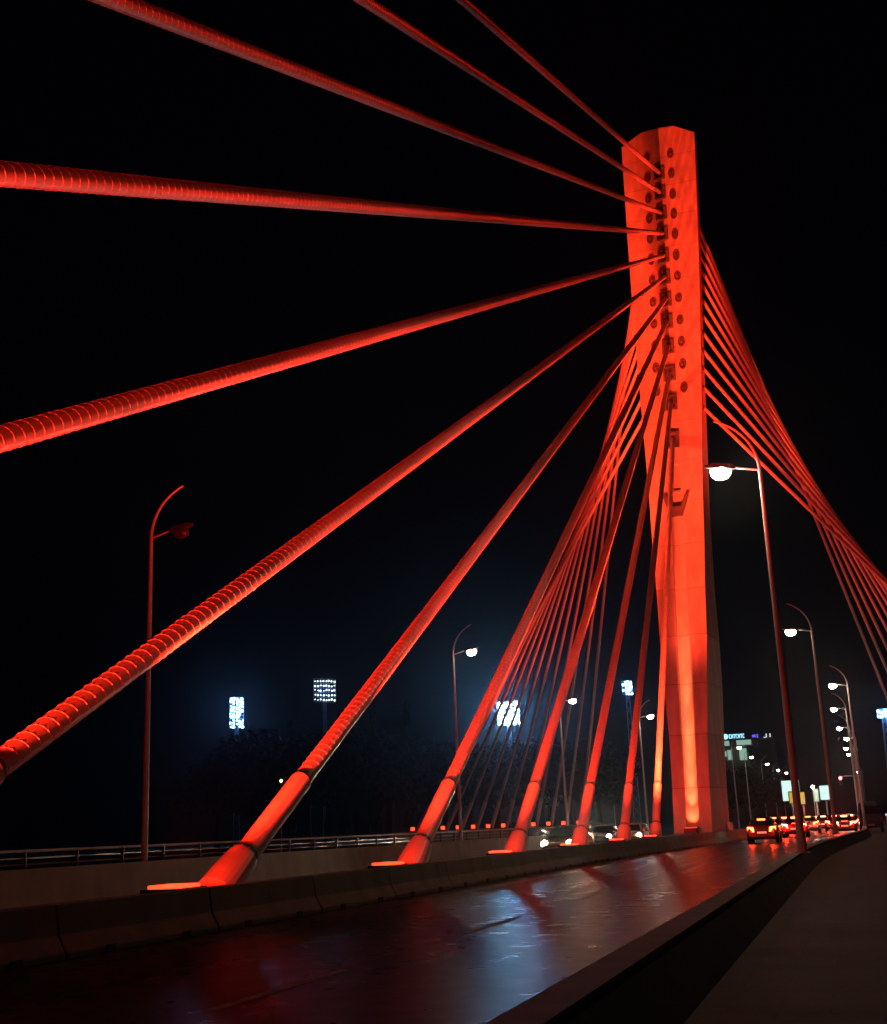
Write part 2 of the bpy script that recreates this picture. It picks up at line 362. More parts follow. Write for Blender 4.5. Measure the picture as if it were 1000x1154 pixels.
for k in range(12):
    z = SOCK[11-k]; A = Vector((XC, AY[k], 0.84)); B = Vector((XC, DP+LEAN*z, z)); t = (B-A).normalized(); L = (B-A).length
    root = thing('stay_cable', front_lab[k], 'stay cable', A-t*0.35, 'stay cables on the median')
    P = lambda s_: t*(s_+.35)
    R = 0.185 if k < 9 else 0.165
    MB().tube([P(3.4), P(L-.02)], R, 18).build('sheath', M['stay'], root, smooth=True)
    fl = MB(); fillet(fl, P(3.62), P(L-.3), R, 0.24 if k > 3 else 0.30); fl.build('helical_fillet', M['rib'], root)
    MB().tube([P(.5), P(3.5)], .222, 22).build('guide_pipe', M['pipe'], root, smooth=True, bevel=0)
    MB().tube([P(3.47), P(3.49), P(3.57), P(3.60)], [.205, .215, .205, .19], 22).build('collar', M['rubber'], root, smooth=True)
    cn = MB().tube([P(-.5), P(-.05), P(.55), P(.64), P(.66)], [.36, .345, .305, .29, .22], 24); 
    x_ = t.orthogonal().normalized(); y_ = t.cross(x_)
    for q in range(12):
        d_ = x_*math.cos(q*.5236)+y_*math.sin(q*.5236); cn.tube([P(.60)+d_*.265, P(.69)+d_*.265], .018, 6)
    cn.build('anchor_sleeve', M['pipe'], root)
    rg_ = MB().tube([P(.66), P(.70), P(.78), P(.80)], [.232, .25, .25, .232], 24); rg_.build('sealing_ring', M['steel_shade'], root)
    # its floodlight, set on the median just ahead of the anchor
    fx = thing('floodlight', 'flat red floodlight at the foot of the %s median cable from the pylon' % ordinal(k), 'floodlight', (XC, AY[k]-1.75, .72), 'floodlights on the median')
    hb = MB(); hb.box(-.32, .32, -.5, .5, .0, .07); hb.box(-.06, .06, .5, .62, .0, .05); hb.build('housing', M['dark'], fx, bevel=.01)
    MB().box(-.27, .27, -.36, .36, .072, .125).build('lens', M['redlens'], fx, bevel=.01)
    bp_ = MB(); bp_.box(-.46, .46, -.55, .85, -.5+.38, -.5+.42); bp_.build('base_plate', M['pipe'], root)
    pw = [24000, 26000, 28000, 30000, 34000, 40000, 36000, 18000, 16000, 18000, 20000, 20000][k]
    aim = A+t*(L*.62)
    spot('red_flood_beam', (XC, AY[k]-1.75, .95), aim, pw, RED, 34, 1.0, 0.15)
    spot('red_pipe_wash', (XC+.12, AY[k]-2.4, 1.0), A+t*3.6, 750, RED, 70, 1.0, 0.15)
    if 3 <= k <= 9:
        spot('red_cable_wash', (XC+.25, AY[k]-2.2, 1.0), (XC, AY[k]+24, 44), 42000 if k < 6 else 24000, RED, 85, 1.0, 0.15)
    if k in (0, 1, 2):
        spot('red_pylon_beam', (XC+[.4, -9.0, .4][k], AY[k]+[-2.3, 8.5, -2.3][k], [1.1, 1.4, 1.1][k]), (XC, DP+LEAN*[24, 42, 56][k], [24, 42, 56][k]), [210000, 260000, 560000][k], (1, .043, .012), [34, 34, 24][k], 1.0, 0.35)  # the second beam is an added flood on the far wall, without fixture
# red lamps added out of view by the right pavement, lighting the cables' camera side
for yy, zz_, pw_, cn_ in ((-14, 26, 2600, 78), (0, 20, 2000, 84), (13, 18, 2200, 74), (22, 32, 4500, 50), (47, 42, 13000, 64)):
    spot('added_red_side_wash', (2.8, yy, .4), (XC, yy+(4 if yy < 40 else 14), zz_), pw_, RED, cn_, 1.0, .2)
for yy, aim_, pw_, cn_ in ((4, (15, 7), 6500, 32), (16, (27, 10), 11000, 38), (26, (36, 10), 13000, 38), (42, (54, 11), 15000, 42)):
    spot('added_red_low_wash', (2.8, yy, 1.2), (XC, *aim_), pw_, RED, cn_, 1.0, .2)
# back stays, fanning out to the two counterweights
for sg in (-1, 1):
    side = 'left' if sg < 0 else 'right'
    cb = thing('counterweight', 'massive concrete counterweight block anchoring the %s fan of cables behind the pylon' % side, 'anchor block', (XC+sg*23.7, 121, 0))
    bl = MB(); 
    xs_ = (-8.6, 8.4)
    bl.loft([[(-8.6*sg, 5.5, -2), (-8.6*sg, 10, -2), (8.4*sg, -5, -2), (8.4*sg, -10, -2)], [(-8.6*sg, 5.7, 1.55), (-8.6*sg, 9.6, 1.55), (8.4*sg, -5.4, 1.55), (8.4*sg, -9.4, 1.55)]])
    bl.build('block', M['conc'], cb, bevel=.1)
    for i in range(12):
        z = OVAL[i]; Y = 128-1.3*i
        Wd = [17.13, 18.43, 19.70, 20.95, 22.18, 23.39, 24.58, 25.74, 26.89, 28.01, 29.12, 30.19][i]
        A = Vector((XC+sg*Wd, Y, 1.75)); B = Vector((XC+sg*1.05, DP+LEAN*z+.15, z)); t = (B-A).normalized(); L = (B-A).length
        lab = 'thin red cable of the %s fan behind the pylon, %s of twelve down the pylon' % (side, ordinal(i))
        root = thing('back_stay', lab, 'stay cable', A, 'back stays of the %s fan' % side)
        MB().tube([Vector((0, 0, 0))-t*.3, t*(L)], .15, 10).build('sheath', M['stay'], root, smooth=True)
        MB().tube([-t*.3, t*3.0], .19, 12).build('guide_pipe', M['pipe'], root, smooth=True)
        fx = thing('back_floodlight', 'small red floodlight on the %s counterweight, at the foot of its %s cable' % (side, ordinal(i)), 'floodlight', A+Vector((0, -1.2, -.2)), 'floodlights on the counterweights')
        MB().box(-.28, .28, -.12, .2, 0, .5).build('housing', M['dark'], fx)
        MB().box(-.19, .19, -.16, -.125, .08, .40).build('lens', M['redlens'], fx)
        if i % 2 == 0:
            mid = A.lerp(B, .9)+Vector((0, -4, 0))
            spot('red_flood_beam', A+Vector((-sg*2.5, -4.5, .5)), mid, 60000, RED, 26, 1.0, 0.2)
# red light at the pylon foot, in the channel
fx = thing('pylon_uplight', 'dark uplight box at the foot of the lit channel on the pylon', 'floodlight', (XC, DP-.75, .72))
MB().box(-.42, .42, -.3, .3, 0, .32).build('housing', M['dark'], fx, bevel=.02); MB().box(-.36, .36, -.24, .24, .322, .34).build('lens', M['redlens'], fx)
spot('foot_wash', (XC-.8, DP-12.5, 1.0), (XC, DP+3, 8), 9000, (1, .012, .002), 66, 1.0, .2)
for zt_, pw_, cn_ in ((1.9, 1100, 40), (3.2, 5200, 22), (4.8, 13000, 15), (6.6, 26000, 11), (9.0, 42000, 9), (13.5, 150000, 6.5)):
    spot('channel_beam', (XC, DP-.6, 1.12), (XC, DP+LEAN*zt_+.3, zt_), pw_, (1, .11, .035), cn_, 1.0, .05)

# ------------------------------------------------------------------ barriers and walls
prof = [(.30, 0), (.30, .08), (.17, .30), (.11, .68), (-.11, .68), (-.17, .30), (-.30, .08), (-.30, 0)]
bseg = 4.0; y = -14.0; i = 0
proto = None
while y < 100:
    ym = y+bseg/2
    x = -10.15+bend(ym); sl = (bend(y+bseg)-bend(y))/bseg
    if proto is None:
        mb = MB()
        mb.loft([[(px*.97, -bseg/2+.012, pz*1) for px, pz in prof], [(px, -bseg/2+.05, pz) for px, pz in prof], [(px, bseg/2-.05, pz) for px, pz in prof], [(px*.97, bseg/2-.012, pz) for px, pz in prof]])
        proto = o = mb.build('barrier_segment', M['conc'], None, bevel=.015)
        slots = MB()
        for yy in (-1.0, 1.0): slots.box(.18, .315, yy-.11, yy+.11, 0.0, .10)
        slots.build('drain_slot', M['rubber'], o)
    else:
        o = copy_tree(proto)
    o.location = (x, ym, zroad(x+.2, ym)-.002); o.rotation_euler = (0, 0, -math.atan(sl))
    tag(o, 'pale precast concrete barrier segment in the row along the road side of the median', 'barrier', 'precast barriers along the median')
    y += bseg; i += 1
# rounded white end block
xe = -10.15+bend(101.5)
mb = MB(); n = 9; rings = []
for s_ in range(8):
    u_ = s_/7; yy = -1.6+u_*1.7; k = math.sqrt(max(0.02, 1-u_**2.4))
    rings.append([(px*2.0*(.45+.55*k), yy, pz*(.35+.75*k)) for px, pz in prof])
o = mb.loft(rings).build('barrier_end', M['white'], None, smooth=False, loc=(xe, 97.5, .05), bevel=.04)
tag(o, 'white painted rounded end block of the median barrier, beside the pylon', 'barrier')
o.rotation_euler = (0, 0, 0)
bo = thing('bollard', 'small white bollard at the right foot of the pylon', 'bollard', (XC+2.0, DP+4.6, .7))
MB().tube([(0, 0, 0), (0, 0, .5), (0, 0, .58), (0, 0, .62)], [.2, .2, .16, .05], 14).build('post', M['white'], bo, smooth=True)
# right parapet between road and pavement
pr = [(-.13, .45), (.13, .45), (.16, .42), (.42, .0), (-.22, .0), (-.16, .42)]
rings = [[(-1.86+bend(yy)+px, yy, pz) for px, pz in pr] for yy in frange(-20, 130, 3)]
pw_ = tag(MB().loft(rings).build('parapet_wall', M['face']), 'low concrete parapet with a dark sloping face between the road and the pavement', 'parapet')
rings = [[(-1.86+bend(yy)+px, yy, pz) for px, pz in ((-.17, .452), (.15, .452), (.15, .50), (-.17, .50))] for yy in frange(-20, 130, 3)]
MB().loft(rings).build('lit_top', M['lit_top'], pw_)  # added strip, painted paler to show the lit wall top
pr = [(-.15, 1.0), (.15, 1.0), (.22, .3), (.32, .0), (-.32, .0), (-.2, .3)]
rings = [[(-19.85+1.3*bend(yy)+px, yy, pz) for px, pz in pr] for yy in frange(-20, 104, 3)]
tag(MB().loft(rings).build('far_parapet_wall', M['conc']), 'pale concrete wall along the far side of the opposite carriageway', 'parapet')
def railing(x0, label, name, ya, yb):
    r = thing(name, label, 'railing', (x0, 0, 0))
    MB().tube([(0, ya, 1.42), (0, yb, 1.42)], .045, 8).build('handrail', M['galv'], r)
    q = MB()
    for z in (1.22, 1.05, .88, .70): q.box(-.015, .015, ya, yb, z-.025, z+.025)
    q.build('rails', M['rail'], r)
    post = None
    yy = ya
    pm = MB().box(-.05, .05, -.03, .03, 0.1, 1.40).box(-.12, .12, -.08, .08, .1, .13).build('post', M['rail'], r, loc=(0.02, ya, 0))
    while yy+2.5 < yb and True:
        yy += 2.5; c = pm.copy(); COL.objects.link(c); c.parent = r; c.location = (0.02, yy, 0)
railing(-23.0, 'long steel railing with thin horizontal rails on the left edge of the bridge', 'railing', 8, 96)
railing(3.0, 'dark steel railing at the outer edge of the right hand pavement', 'railing', 20, 96)

# ------------------------------------------------------------------ street lamps
def lamp(x, y, sg, lit, label, zb=0.0, power=1500, parts=True, H=11.73):
    r = thing('street_lamp', label, 'street lamp', (x, y, 0), 'street lamps along the bridge')
    MB().tube([(0, 0, zb), (0, 0, zb+.5), (0, 0, zb+.55), (0, 0, H*.5), (0, 0, H)], [.135, .13, .115, .09, .06], 14).build('pole', M['galv'], r, smooth=True)
    MB().box(-.2, .2, -.2, .2, zb, zb+.03).build('base_plate', M['galv'], r)
    pts = []
    for k in range(13):
        a = k/12*math.radians(68); pts.append((sg*1.95*(1-math.cos(a)), 0, H+1.85*math.sin(a)))
    MB().tube(pts, [.055-.022*k/12 for k in range(13)], 10).build('curved_arm', M['galv'], r, smooth=True)
    MB().tube([(0, 0, H-.02), (sg*.75, 0, H+.16)], .035, 8).build('bracket', M['galv'], r)
    lm_ = MB(); ring_ = lambda xx, hw, z0, z1: [(sg*xx, -hw, z0), (sg*xx, hw, z0), (sg*xx, hw*.7, z1), (sg*xx, -hw*.7, z1)]
    lm_.loft([ring_(.7, .06, H+.12, H+.22), ring_(.85, .15, H+.10, H+.30), ring_(1.35, .17, H+.17, H+.36), ring_(1.62, .08, H+.26, H+.34)])
    hd = lm_.build('luminaire', M['dark'], r, bevel=.02)
    ln = MB(); n = 14
    ln.loft([[(sg*(1.16+.30*q*math.cos(2*math.pi*k/n)), .17*q*math.sin(2*math.pi*k/n), H+.145-dz) for k in range(n)] for q, dz in ((.8, -.06), (1, .0), (1.04, .10), (.92, .20), (.6, .29), (.15, .32))])
    ln.build('lens', (M['lenshot'] if power > 600 else M['lens'] if power > 400 else M['lenslow'] if power else M['lensfar']) if lit else M['lensoff'], hd, smooth=True)
RL = [(-1.66, 36.5, 1400, 'lit street lamp on the right parapet, the nearest and tallest in the photo'),
      (-1.40, 72.0, 500, 'lit street lamp on the right parapet, second nearest on that side'),
      (.25, 105.2, 1300, 'lit street lamp on the right side, third nearest, just past the bridge'),
      (-.13, 129.3, 900, 'lit street lamp, fourth along the right side of the road'),
      (-.04, 159.2, 900, 'lit street lamp, fifth along the right side of the road'),
      (.6, 182.6, 900, 'lit street lamp, sixth along the right side of the road'),
      (.2, 209.4, 900, 'lit street lamp, seventh along the right side of the road'),
      (.45, 231.6, 0, 'lit street lamp, eighth along the right side of the road'),
      (1.7, 331.7, 0, 'lit street lamp farthest along the right side of the road')]
for x, y, pw, lab in RL: lamp(x, y, -1, True, lab, .5 if y < 125 else 0, pw*.5)
LL = [(-22.16, 35.5, 0, False, 'unlit street lamp with a bare curved arm at the left, its head dark'),
      (-22.05, 68.9, 500, True, 'lit street lamp left of the stadium lights, nearest lit one on the left side'),
      (-23.3, 102, 1000, True, 'lit street lamp behind the fourth stay cable, second lit one on the left side'),
      (-20.0, 123, 900, True, 'lit street lamp between the two steepest stay cables'),
      (-17.2, 188.9, 0, True, 'lit street lamp in front of the office block, just right of the pylon'),
      (-18.0, 221, 0, True, 'lit street lamp at the lower right corner of the office block'),
      (-17.6, 254, 0, True, 'lit street lamp, third right of the pylon on the far left kerb'),
      (-17.7, 290.7, 0, True, 'lit street lamp, fourth right of the pylon on the far left kerb'),
      (-17.0, 311, 0, True, 'lit street lamp just left of the tall right hand lamp pole')]
for x, y, pw, lit, lab in LL: lamp(x, y, 1, lit, lab, .1, pw*.5)

# ------------------------------------------------------------------ cars
def car_proto(kind):
    r = bpy.data.objects.new('car', None); COL.objects.link(r)
    if kind == 'hatch':
        st = [(-2.05, .72, .42, .66), (-2.02, .80, .30, .90), (-1.7, .86, .22, .98), (-.6, .88, .20, .95), (.7, .88, .20, .93), (1.5, .86, .22, .84), (1.95, .78, .28, .70), (2.05, .66, .38, .58)]
        cab_ = [(-1.96, .74, .93, .95), (-1.55, .70, .93, 1.36), (-1.0, .66, .93, 1.47), (.1, .65, .92, 1.45), (.55, .66, .92, 1.30), (1.25, .70, .86, .88)]
    else:
        st = [(-2.3, .70, .42, .70), (-2.26, .80, .30, .92), (-1.9, .87, .22, 1.0), (-.7, .89, .20, .97), (.8, .89, .20, .94), (1.7, .87, .22, .86), (2.15, .78, .28, .70), (2.25, .66, .38, .58)]
        cab_ = [(-1.75, .72, .97, 1.0), (-1.0, .66, .95, 1.38), (-.6, .64, .95, 1.44), (.2, .64, .94, 1.43), (.6, .66, .93, 1.32), (1.35, .70, .87, .90)]
    b = MB()
    def rr(y, hw, z0, z1):
        h = z1-z0
        return [(-hw*.9, y, z0), (hw*.9, y, z0), (hw, y, z0+h*.3), (hw, y, z0+h*.65), (hw*.92, y, z1-h*.06), (hw*.6, y, z1), (-hw*.6, y, z1), (-hw*.92, y, z1-h*.06), (-hw, y, z0+h*.65), (-hw, y, z0+h*.3)]
    b.loft([rr(*s_) for s_ in st])
    def rc(y, hw, z0, z1):
        h = z1-z0
        return [(-hw, y, z0-.05), (hw, y, z0-.05), (hw*.99, y, z0+h*.4), (hw*.86, y, z1-h*.12), (hw*.68, y, z1), (-hw*.68, y, z1), (-hw*.86, y, z1-h*.12), (-hw*.99, y, z0+h*.4)]
    b.loft([rc(*s_) for s_ in cab_])
    b.build('body', M['paint'], r, smooth=False, bevel=.02)
    c0, c1, c2, c3, c4, c5 = cab_
    wm = MB(); e = .012
    def quad(a, b_, k): # rear or front screens between two cabin stations
        (y0, h0, _, z0), (y1, h1, _, z1) = a, b_
        return [(-h0*k, y0, z0+e), (h0*k, y0, z0+e), (h1*k, y1, z1+e), (-h1*k, y1, z1+e)]
    y0, h0, _, z0 = c0; y1, h1, _, z1 = c1
    rw = MB().add([(-h0*.86, y0-.02, z0+.07), (h0*.86, y0-.02, z0+.07), (h1*.66, y1-.03, z1-.02), (-h1*.66, y1-.03, z1-.02)], [(0, 1, 2, 3)]); rw.build('rear_window', M['glass'], r)
    y0, h0, _, z0 = c5; y1, h1, _, z1 = c4
    MB().add([(-h0*.86, y0+.01, z0+.05), (h0*.86, y0+.01, z0+.05), (h1*.66, y1+.06, z1+.03), (-h1*.66, y1+.06, z1+.03)], [(0, 1, 2, 3)]).build('windscreen', M['glass'], r)
    for sg in (-1, 1):
        sw = MB(); za, zb_ = .98, 1.33
        sw.add([(sg*.695, c1[0]+.1, za), (sg*.69, c4[0]+.35, za), (sg*.615, c4[0]-.1, zb_), (sg*.60, c2[0], zb_)], [(0, 1, 2, 3)]); sw.build('side_window', M['glass'], r)
        for yy in (-1.28, 1.28):
            ww = MB().tube([(sg*.70, yy, .31), (sg*.89, yy, .31)], .31, 20).build('wheel', M['tyre'], r)
            MB().tube([(sg*.888, yy, .31), (sg*.9, yy, .31)], .19, 16).build('rim', M['rim'], ww)
        yb = st[1][0]
        MB().add([(sg*.42, yb-.045, .65), (sg*.79, yb+.02, .65), (sg*.80, yb+.02, .94), (sg*.46, yb-.045, .92), (sg*.42, yb+.1, .65), (sg*.79, yb+.12, .65), (sg*.80, yb+.12, .94), (sg*.46, yb+.1, .92)],
                 [(0, 1, 2, 3), (4, 5, 6, 7), (0, 1, 5, 4), (1, 2, 6, 5), (2, 3, 7, 6), (3, 0, 4, 7)]).build('tail_light', M['tail'], r)
        yf = st[-2][0]
        hl = MB().tube([(sg*.60, yf-.1, .64), (sg*.60, yf+.035, .64), (sg*.60, yf+.075, .64)], [.165, .165, .10], 14); hl.build('headlight', M['head'], r)
        MB().box(sg*.90-.07, sg*.90+.07, .62, .74, .93, 1.06).build('mirror', M['dark'], r, bevel=.02)
    MB().box(-.22, .22, c1[0]-.10, c1[0]-.02, c1[3]-.06, c1[3]+.02).build('high_brake_light', M['tail'], r)
    MB().box(-.26, .26, st[0][0]-.035, st[0][0]-.005, .56, .67).build('number_plate', M['plate'], r)
    MB().box(-.72, .72, st[0][0]-.03, st[0][0]+.1, .36, .50).build('bumper', M['dark'], r, bevel=.03)
    return r
def paint(name, col): 
    m = mat(name, col, .25, metal=.3, var=.06, rvar=.04); m.node_tree.nodes['Principled BSDF'].inputs['Coat Weight'].default_value = .6; return m
M['paint'] = paint('dark_car_paint', (.05, .035, .035))
PAINTS = {'dark': M['paint'], 'silver': paint('silver_car_paint', (.35, .36, .37)), 'white': paint('white_car_paint', (.7, .7, .68)), 'red': paint('red_car_paint', (.30, .02, .02)), 'blue': paint('blue_car_paint', (.03, .05, .12))}
protos = {'hatch': car_proto('hatch'), 'saloon': car_proto('saloon')}
used = set()
def car(kind, x, y, col, label, group, away=True, tail='tail', head='head', rz=0, beam=0):
    o = protos[kind] if kind not in used else copy_tree(protos[kind]); used.add(kind)
    o.location = (x, y, zroad(x, y) if y < 130 else 0.02); o.rotation_euler = (0, 0, rz if away else math.pi+rz)
    tag(o, label, 'car', group)
    for c in o.children:
        n = c.name.split('.')[0]
        if n == 'body': c.material_slots[0].link = 'OBJECT'; c.material_slots[0].material = PAINTS[col]
        if n in ('tail_light', 'high_brake_light'): c.material_slots[0].link = 'OBJECT'; c.material_slots[0].material = M[tail]
        if n == 'headlight': c.material_slots[0].link = 'OBJECT'; c.material_slots[0].material = M[head]
    if away and y < 135:
        for sx in (-.6, .6):
            d = bpy.data.lights.new('tail_lamp', 'POINT'); d.energy = 60 if tail == 'brake' else 30; d.color = (1, .02, .008); d.shadow_soft_size = .1
            l_ = bpy.data.objects.new('tail_lamp', d); COL.objects.link(l_); l_.location = (x+sx, y-2.45, .8)
    if beam and not away:
        sy = 2.35 if away else -2.35
        spot('headlight_beam', (x, y+sy, .75), (x, y+sy*8, .1), beam, (1, .85, .62), 70, .9, .15)
GA = 'cars driving away past the pylon'
def lane(u, Y, z=.75): return at(u, 0, Y).x
def uX(u, v, Y): return at(u, v, Y).x
car('hatch', uX(860, 922, 76), 76, 'dark', 'dark hatchback with red tail lights right behind the white barrier end', GA, beam=1200)
car('saloon', uX(896, 922, 92), 92, 'red', 'car with bright brake lights just left of the nearest lamp pole', GA, tail='brake')
car('hatch', uX(884, 917, 110), 110, 'dark', 'car braking ahead of the dark hatchback, partly hidden by it', GA, tail='brake')
car('saloon', uX(911, 920, 112), 112, 'silver', 'car with tail lights just right of the nearest lamp pole', GA, tail='tail', beam=500)
car('hatch', uX(928, 918, 128), 128, 'dark', 'red lit car queueing below the bright rounded billboard', GA, tail='brake')
car('saloon', uX(951, 918, 104), 104, 'dark', 'car with two bright tail lights right of the second lamp pole', GA, tail='brake')
car('hatch', uX(949, 911, 150), 150, 'silver', 'car queueing directly under the red traffic light', GA, tail='brake')
car('saloon', uX(933, 914, 165), 165, 'red', 'far car of the queue left of the red traffic light', GA, tail='brake')
car('hatch', uX(917, 914, 168), 168, 'dark', 'far car of the queue below the green panel', GA, tail='tail')
car('saloon', uX(904, 913, 185), 185, 'dark', 'far car of the queue below the yellow panels', GA, tail='brake')
car('hatch', uX(958, 911, 195), 195, 'silver', 'farthest car of the queue, near the right kerb', GA, tail='tail')
car('saloon', uX(872, 918, 98), 98, 'dark', 'dark car half hidden behind the dark hatchback, nearest the median end', GA, tail='tail')
car('hatch', uX(921, 917, 138), 138, 'dark', 'small car braking just left of the white rounded billboard post', GA, tail='brake')
car('saloon', uX(940, 917, 122), 122, 'dark', 'car braking directly behind the second lamp pole', GA, tail='brake')
car('hatch', uX(897, 914, 142), 142, 'red', 'car braking behind the nearest lamp pole, mostly hidden', GA, tail='brake')
car('saloon', uX(944, 912, 178), 178, 'dark', 'far car of the queue just right of the second lamp pole', GA, tail='brake')
car('hatch', uX(958, 913, 134), 134, 'dark', 'car with red lights in the right lane, close to the kerb lamp poles', GA, tail='brake')
for i_, (u_, Y_) in enumerate(((888, 205), (901, 215), (912, 198), (921, 225), (934, 208), (943, 220), (953, 212), (909, 236), (927, 246), (939, 240), (916, 152), (906, 158), (962, 160), (936, 148))):
    car('hatch' if i_ % 2 else 'saloon', uX(u_, 914, Y_), Y_, ('dark', 'silver', 'red')[i_ % 3], 'small distant car with glowing red tail lights, one of the far queue past the pylon', 'distant cars queueing past the pylon', tail='brake')
GB = 'oncoming cars beyond the median'
car('saloon', -13.4, 58.5, 'silver', 'oncoming car with warm headlights, left of the third stay cable foot', GB, False, head='headw', beam=1200)
car('hatch', uX(600, 945, 74), 74, 'blue', 'oncoming car with a cool bluish headlight, beside the third stay cable foot', GB, False, head='headc', beam=500)
car('saloon', uX(683, 935, 86), 86, 'dark', 'oncoming car with a pale greenish headlight, right of the fourth stay cable foot', GB, False, head='headc', beam=1200)
car('hatch', uX(715, 931, 84), 84, 'white', 'oncoming pale van-like car with two round warm headlights by the steepest stay cables', GB, False, head='headw', beam=1200)
car('saloon', uX(660, 934, 104), 104, 'silver', 'oncoming car farther back, between the third and fourth stay cable feet', GB, False, head='head')

# ------------------------------------------------------------------ stadium floodlights
def mast(u, v, Y, wpx, hpx, ncol, nrow, lit, label, face, power=0):
    c = at(u, v, Y); px = (Vector(c)-CAM).dot(cF)/FPX; W_, H_ = wpx*px, hpx*px
    r = thing('floodlight_mast', label, 'floodlight mast', (c.x, c.y, 0), 'stadium floodlights', face)
    zb = c.z-H_/2; m_ = MB()
    hw0, hw1 = 1.2, .55
    for sx in (-1, 1):
        for sy in (-1, 1): m_.tube([(sx*hw0, sy*hw0, -.4), (sx*hw1, sy*hw1, zb+.5)], .11, 6)
    nb = 12
    for k in range(nb):
        z0, z1 = zb*k/nb, zb*(k+1)/nb; a0 = hw0+(hw1-hw0)*k/nb; a1 = hw0+(hw1-hw0)*(k+1)/nb
        for (p, q) in (((-1, -1), (1, -1)), ((1, -1), (1, 1)), ((1, 1), (-1, 1)), ((-1, 1), (-1, -1))):
            s0, s1 = (p, q) if k % 2 else (q, p); m_.tube([(s0[0]*a0, s0[1]*a0, z0), (s1[0]*a1, s1[1]*a1, z1)], .055, 5)
    m_.build('lattice_mast', M['galv'], r)
    f = MB()
    for k in range(nrow+1): f.box(-W_/2, W_/2, -.12, .12, zb+H_*k/nrow-.07, zb+H_*k/nrow+.07)
    for k in range(4): x = -W_/2+W_*k/3; f.box(x-.08, x+.08, -.1, .1, zb, zb+H_)
    f.build('rack', M['galv'], r)
    g_ = random.Random(int(u)); l = MB(); cw, ch = W_/ncol, H_/nrow; rad = min(cw, ch)*.40
    for a in range(ncol):
        for b_ in range(nrow):
            if lit and g_.random() < .12: continue
            j = .35 if lit else .12
            x = -W_/2+cw*(a+.5+g_.uniform(-j, j)); z = zb+ch*(b_+.5+g_.uniform(-j, j)); q = rad*g_.uniform(.55, 1.25 if lit else 1.0); l.tube([(x, -.14, z), (x, -.42, z-.1), (x, -.46, z-.1)], [q*.5, q, q*.9], 8)
    l.build('lamps', (M['dazzle'] if power > 5000 else M['flood']) if lit else M['floodside'], r)
    if power:
        d = bpy.data.lights.new('stadium_light', 'POINT'); d.energy = power; d.color = (.03, .22, 1.0); d.shadow_soft_size = 1.2
        o = bpy.data.objects.new('stadium_light', d); COL.objects.link(o); o.location = Vector((c.x, c.y, c.z))+(CAM-Vector(c)).normalized()*3
mast(267, 803, 430, 15, 34, 5, 10, True, 'glaring white stadium floodlight mast at the far left', math.radians(28), 3500)
mast(366, 778, 520, 27, 26, 8, 5, False, 'stadium floodlight rack seen from the side, with rows of lamps showing', math.radians(48), 500)
mast(573, 804, 420, 24, 26, 8, 8, True, 'most dazzling stadium floodlight, between the two ribbed cables', math.radians(15), 9000)
mast(707, 775, 420, 11, 15, 4, 5, True, 'small distant white floodlight rack left of the pylon', math.radians(10), 500)
mast(996, 804, 380, 14, 10, 6, 4, True, 'white floodlight rack cut by the right edge of the photo', math.radians(-10), 800)

# ------------------------------------------------------------------ trees
def tree_mesh(kind, seed):
    g = random.Random(seed); lf = MB(); tk = MB()
    if kind == 'cypress':
        Ht = 15; tk.tube([(0, 0, -.5), (0, 0, 6), (0, 0, 14)], [.28, .2, .05], 8)
        for _ in range(2600):
            t_ = g.random()**.8; z = 1.0+t_*(Ht-1.0); R_ = 1.45*math.sin(min(1, t_*1.15+.12)*math.pi)**.6*(.75+.25*math.sin(z*2.1+seed)) if t_ < .97 else .2
            R_ = max(.12, R_); a = g.random()*6.283; rr_ = R_*(.45+.6*g.random()); p = Vector((rr_*math.cos(a), rr_*math.sin(a), z)); sz = .22+.25*g.random()
            d = Vector((g.gauss(0, .5), g.gauss(0, .5), 1)).normalized(); x = d.orthogonal().normalized(); x.rotate(Quaternion(d, g.random()*6.28))
            lf.add([p-x*sz*.5, p+x*sz*.5, p+x*sz*.3+d*sz*1.6, p-x*sz*.3+d*sz*1.6], [(0, 1, 2, 3)])
    else:
        tk.tube([(0, 0, -.5), (.1, 0, 2.5), (.3, .1, 5)], [.38, .3, .2], 9)
        cl = []
        for k in range(16):
            a = g.random()*6.283; rr_ = 1.0+3.2*g.random(); z = 4.2+g.random()*5.5*(1-rr_/9); c = Vector((rr_*math.cos(a), rr_*math.sin(a), z)); cl.append((c, 1.1+g.random()*1.1))
            tk.tube([(.25, .1, 3.4+g.random()*1.4), tuple((c+Vector((.25, .1, 4)))*.5), tuple(c)], [.14, .09, .03], 6)
        for c, R_ in cl:
            for _ in range(170):
                d = Vector((g.gauss(0, 1), g.gauss(0, 1), g.gauss(0, .8))).normalized(); p = c+d*R_*(.4+.65*g.random()); sz = .28+.3*g.random()
                nn = Vector((g.gauss(0, 1), g.gauss(0, 1), g.gauss(0, 1))).normalized(); x = nn.orthogonal(); y_ = nn.cross(x)
                lf.add([p-x*sz*.5, p+y_*sz*.3, p+x*sz*.5, p-y_*sz*.3], [(0, 1, 2, 3)])
    return lf, tk
TP = {}
def tree(kind, loc, sc, label, rz=0):
    if kind not in TP:
        r = thing('cypress_tree' if kind == 'cypress' else 'broadleaf_tree', label, 'tree', loc, 'trees on the far bank')
        lf, tk = tree_mesh(kind, 5 if kind == 'cypress' else 9)
        lf.build('crown', M['leaf2'] if kind == 'cypress' else M['leaf'], r); tk.build('trunk', M['bark'], r); TP[kind] = r
    else:
        r = copy_tree(TP[kind]); tag(r, label, 'tree', 'trees on the far bank')
    r.location = loc; r.scale = sc; r.rotation_euler = (0, 0, rz); return r
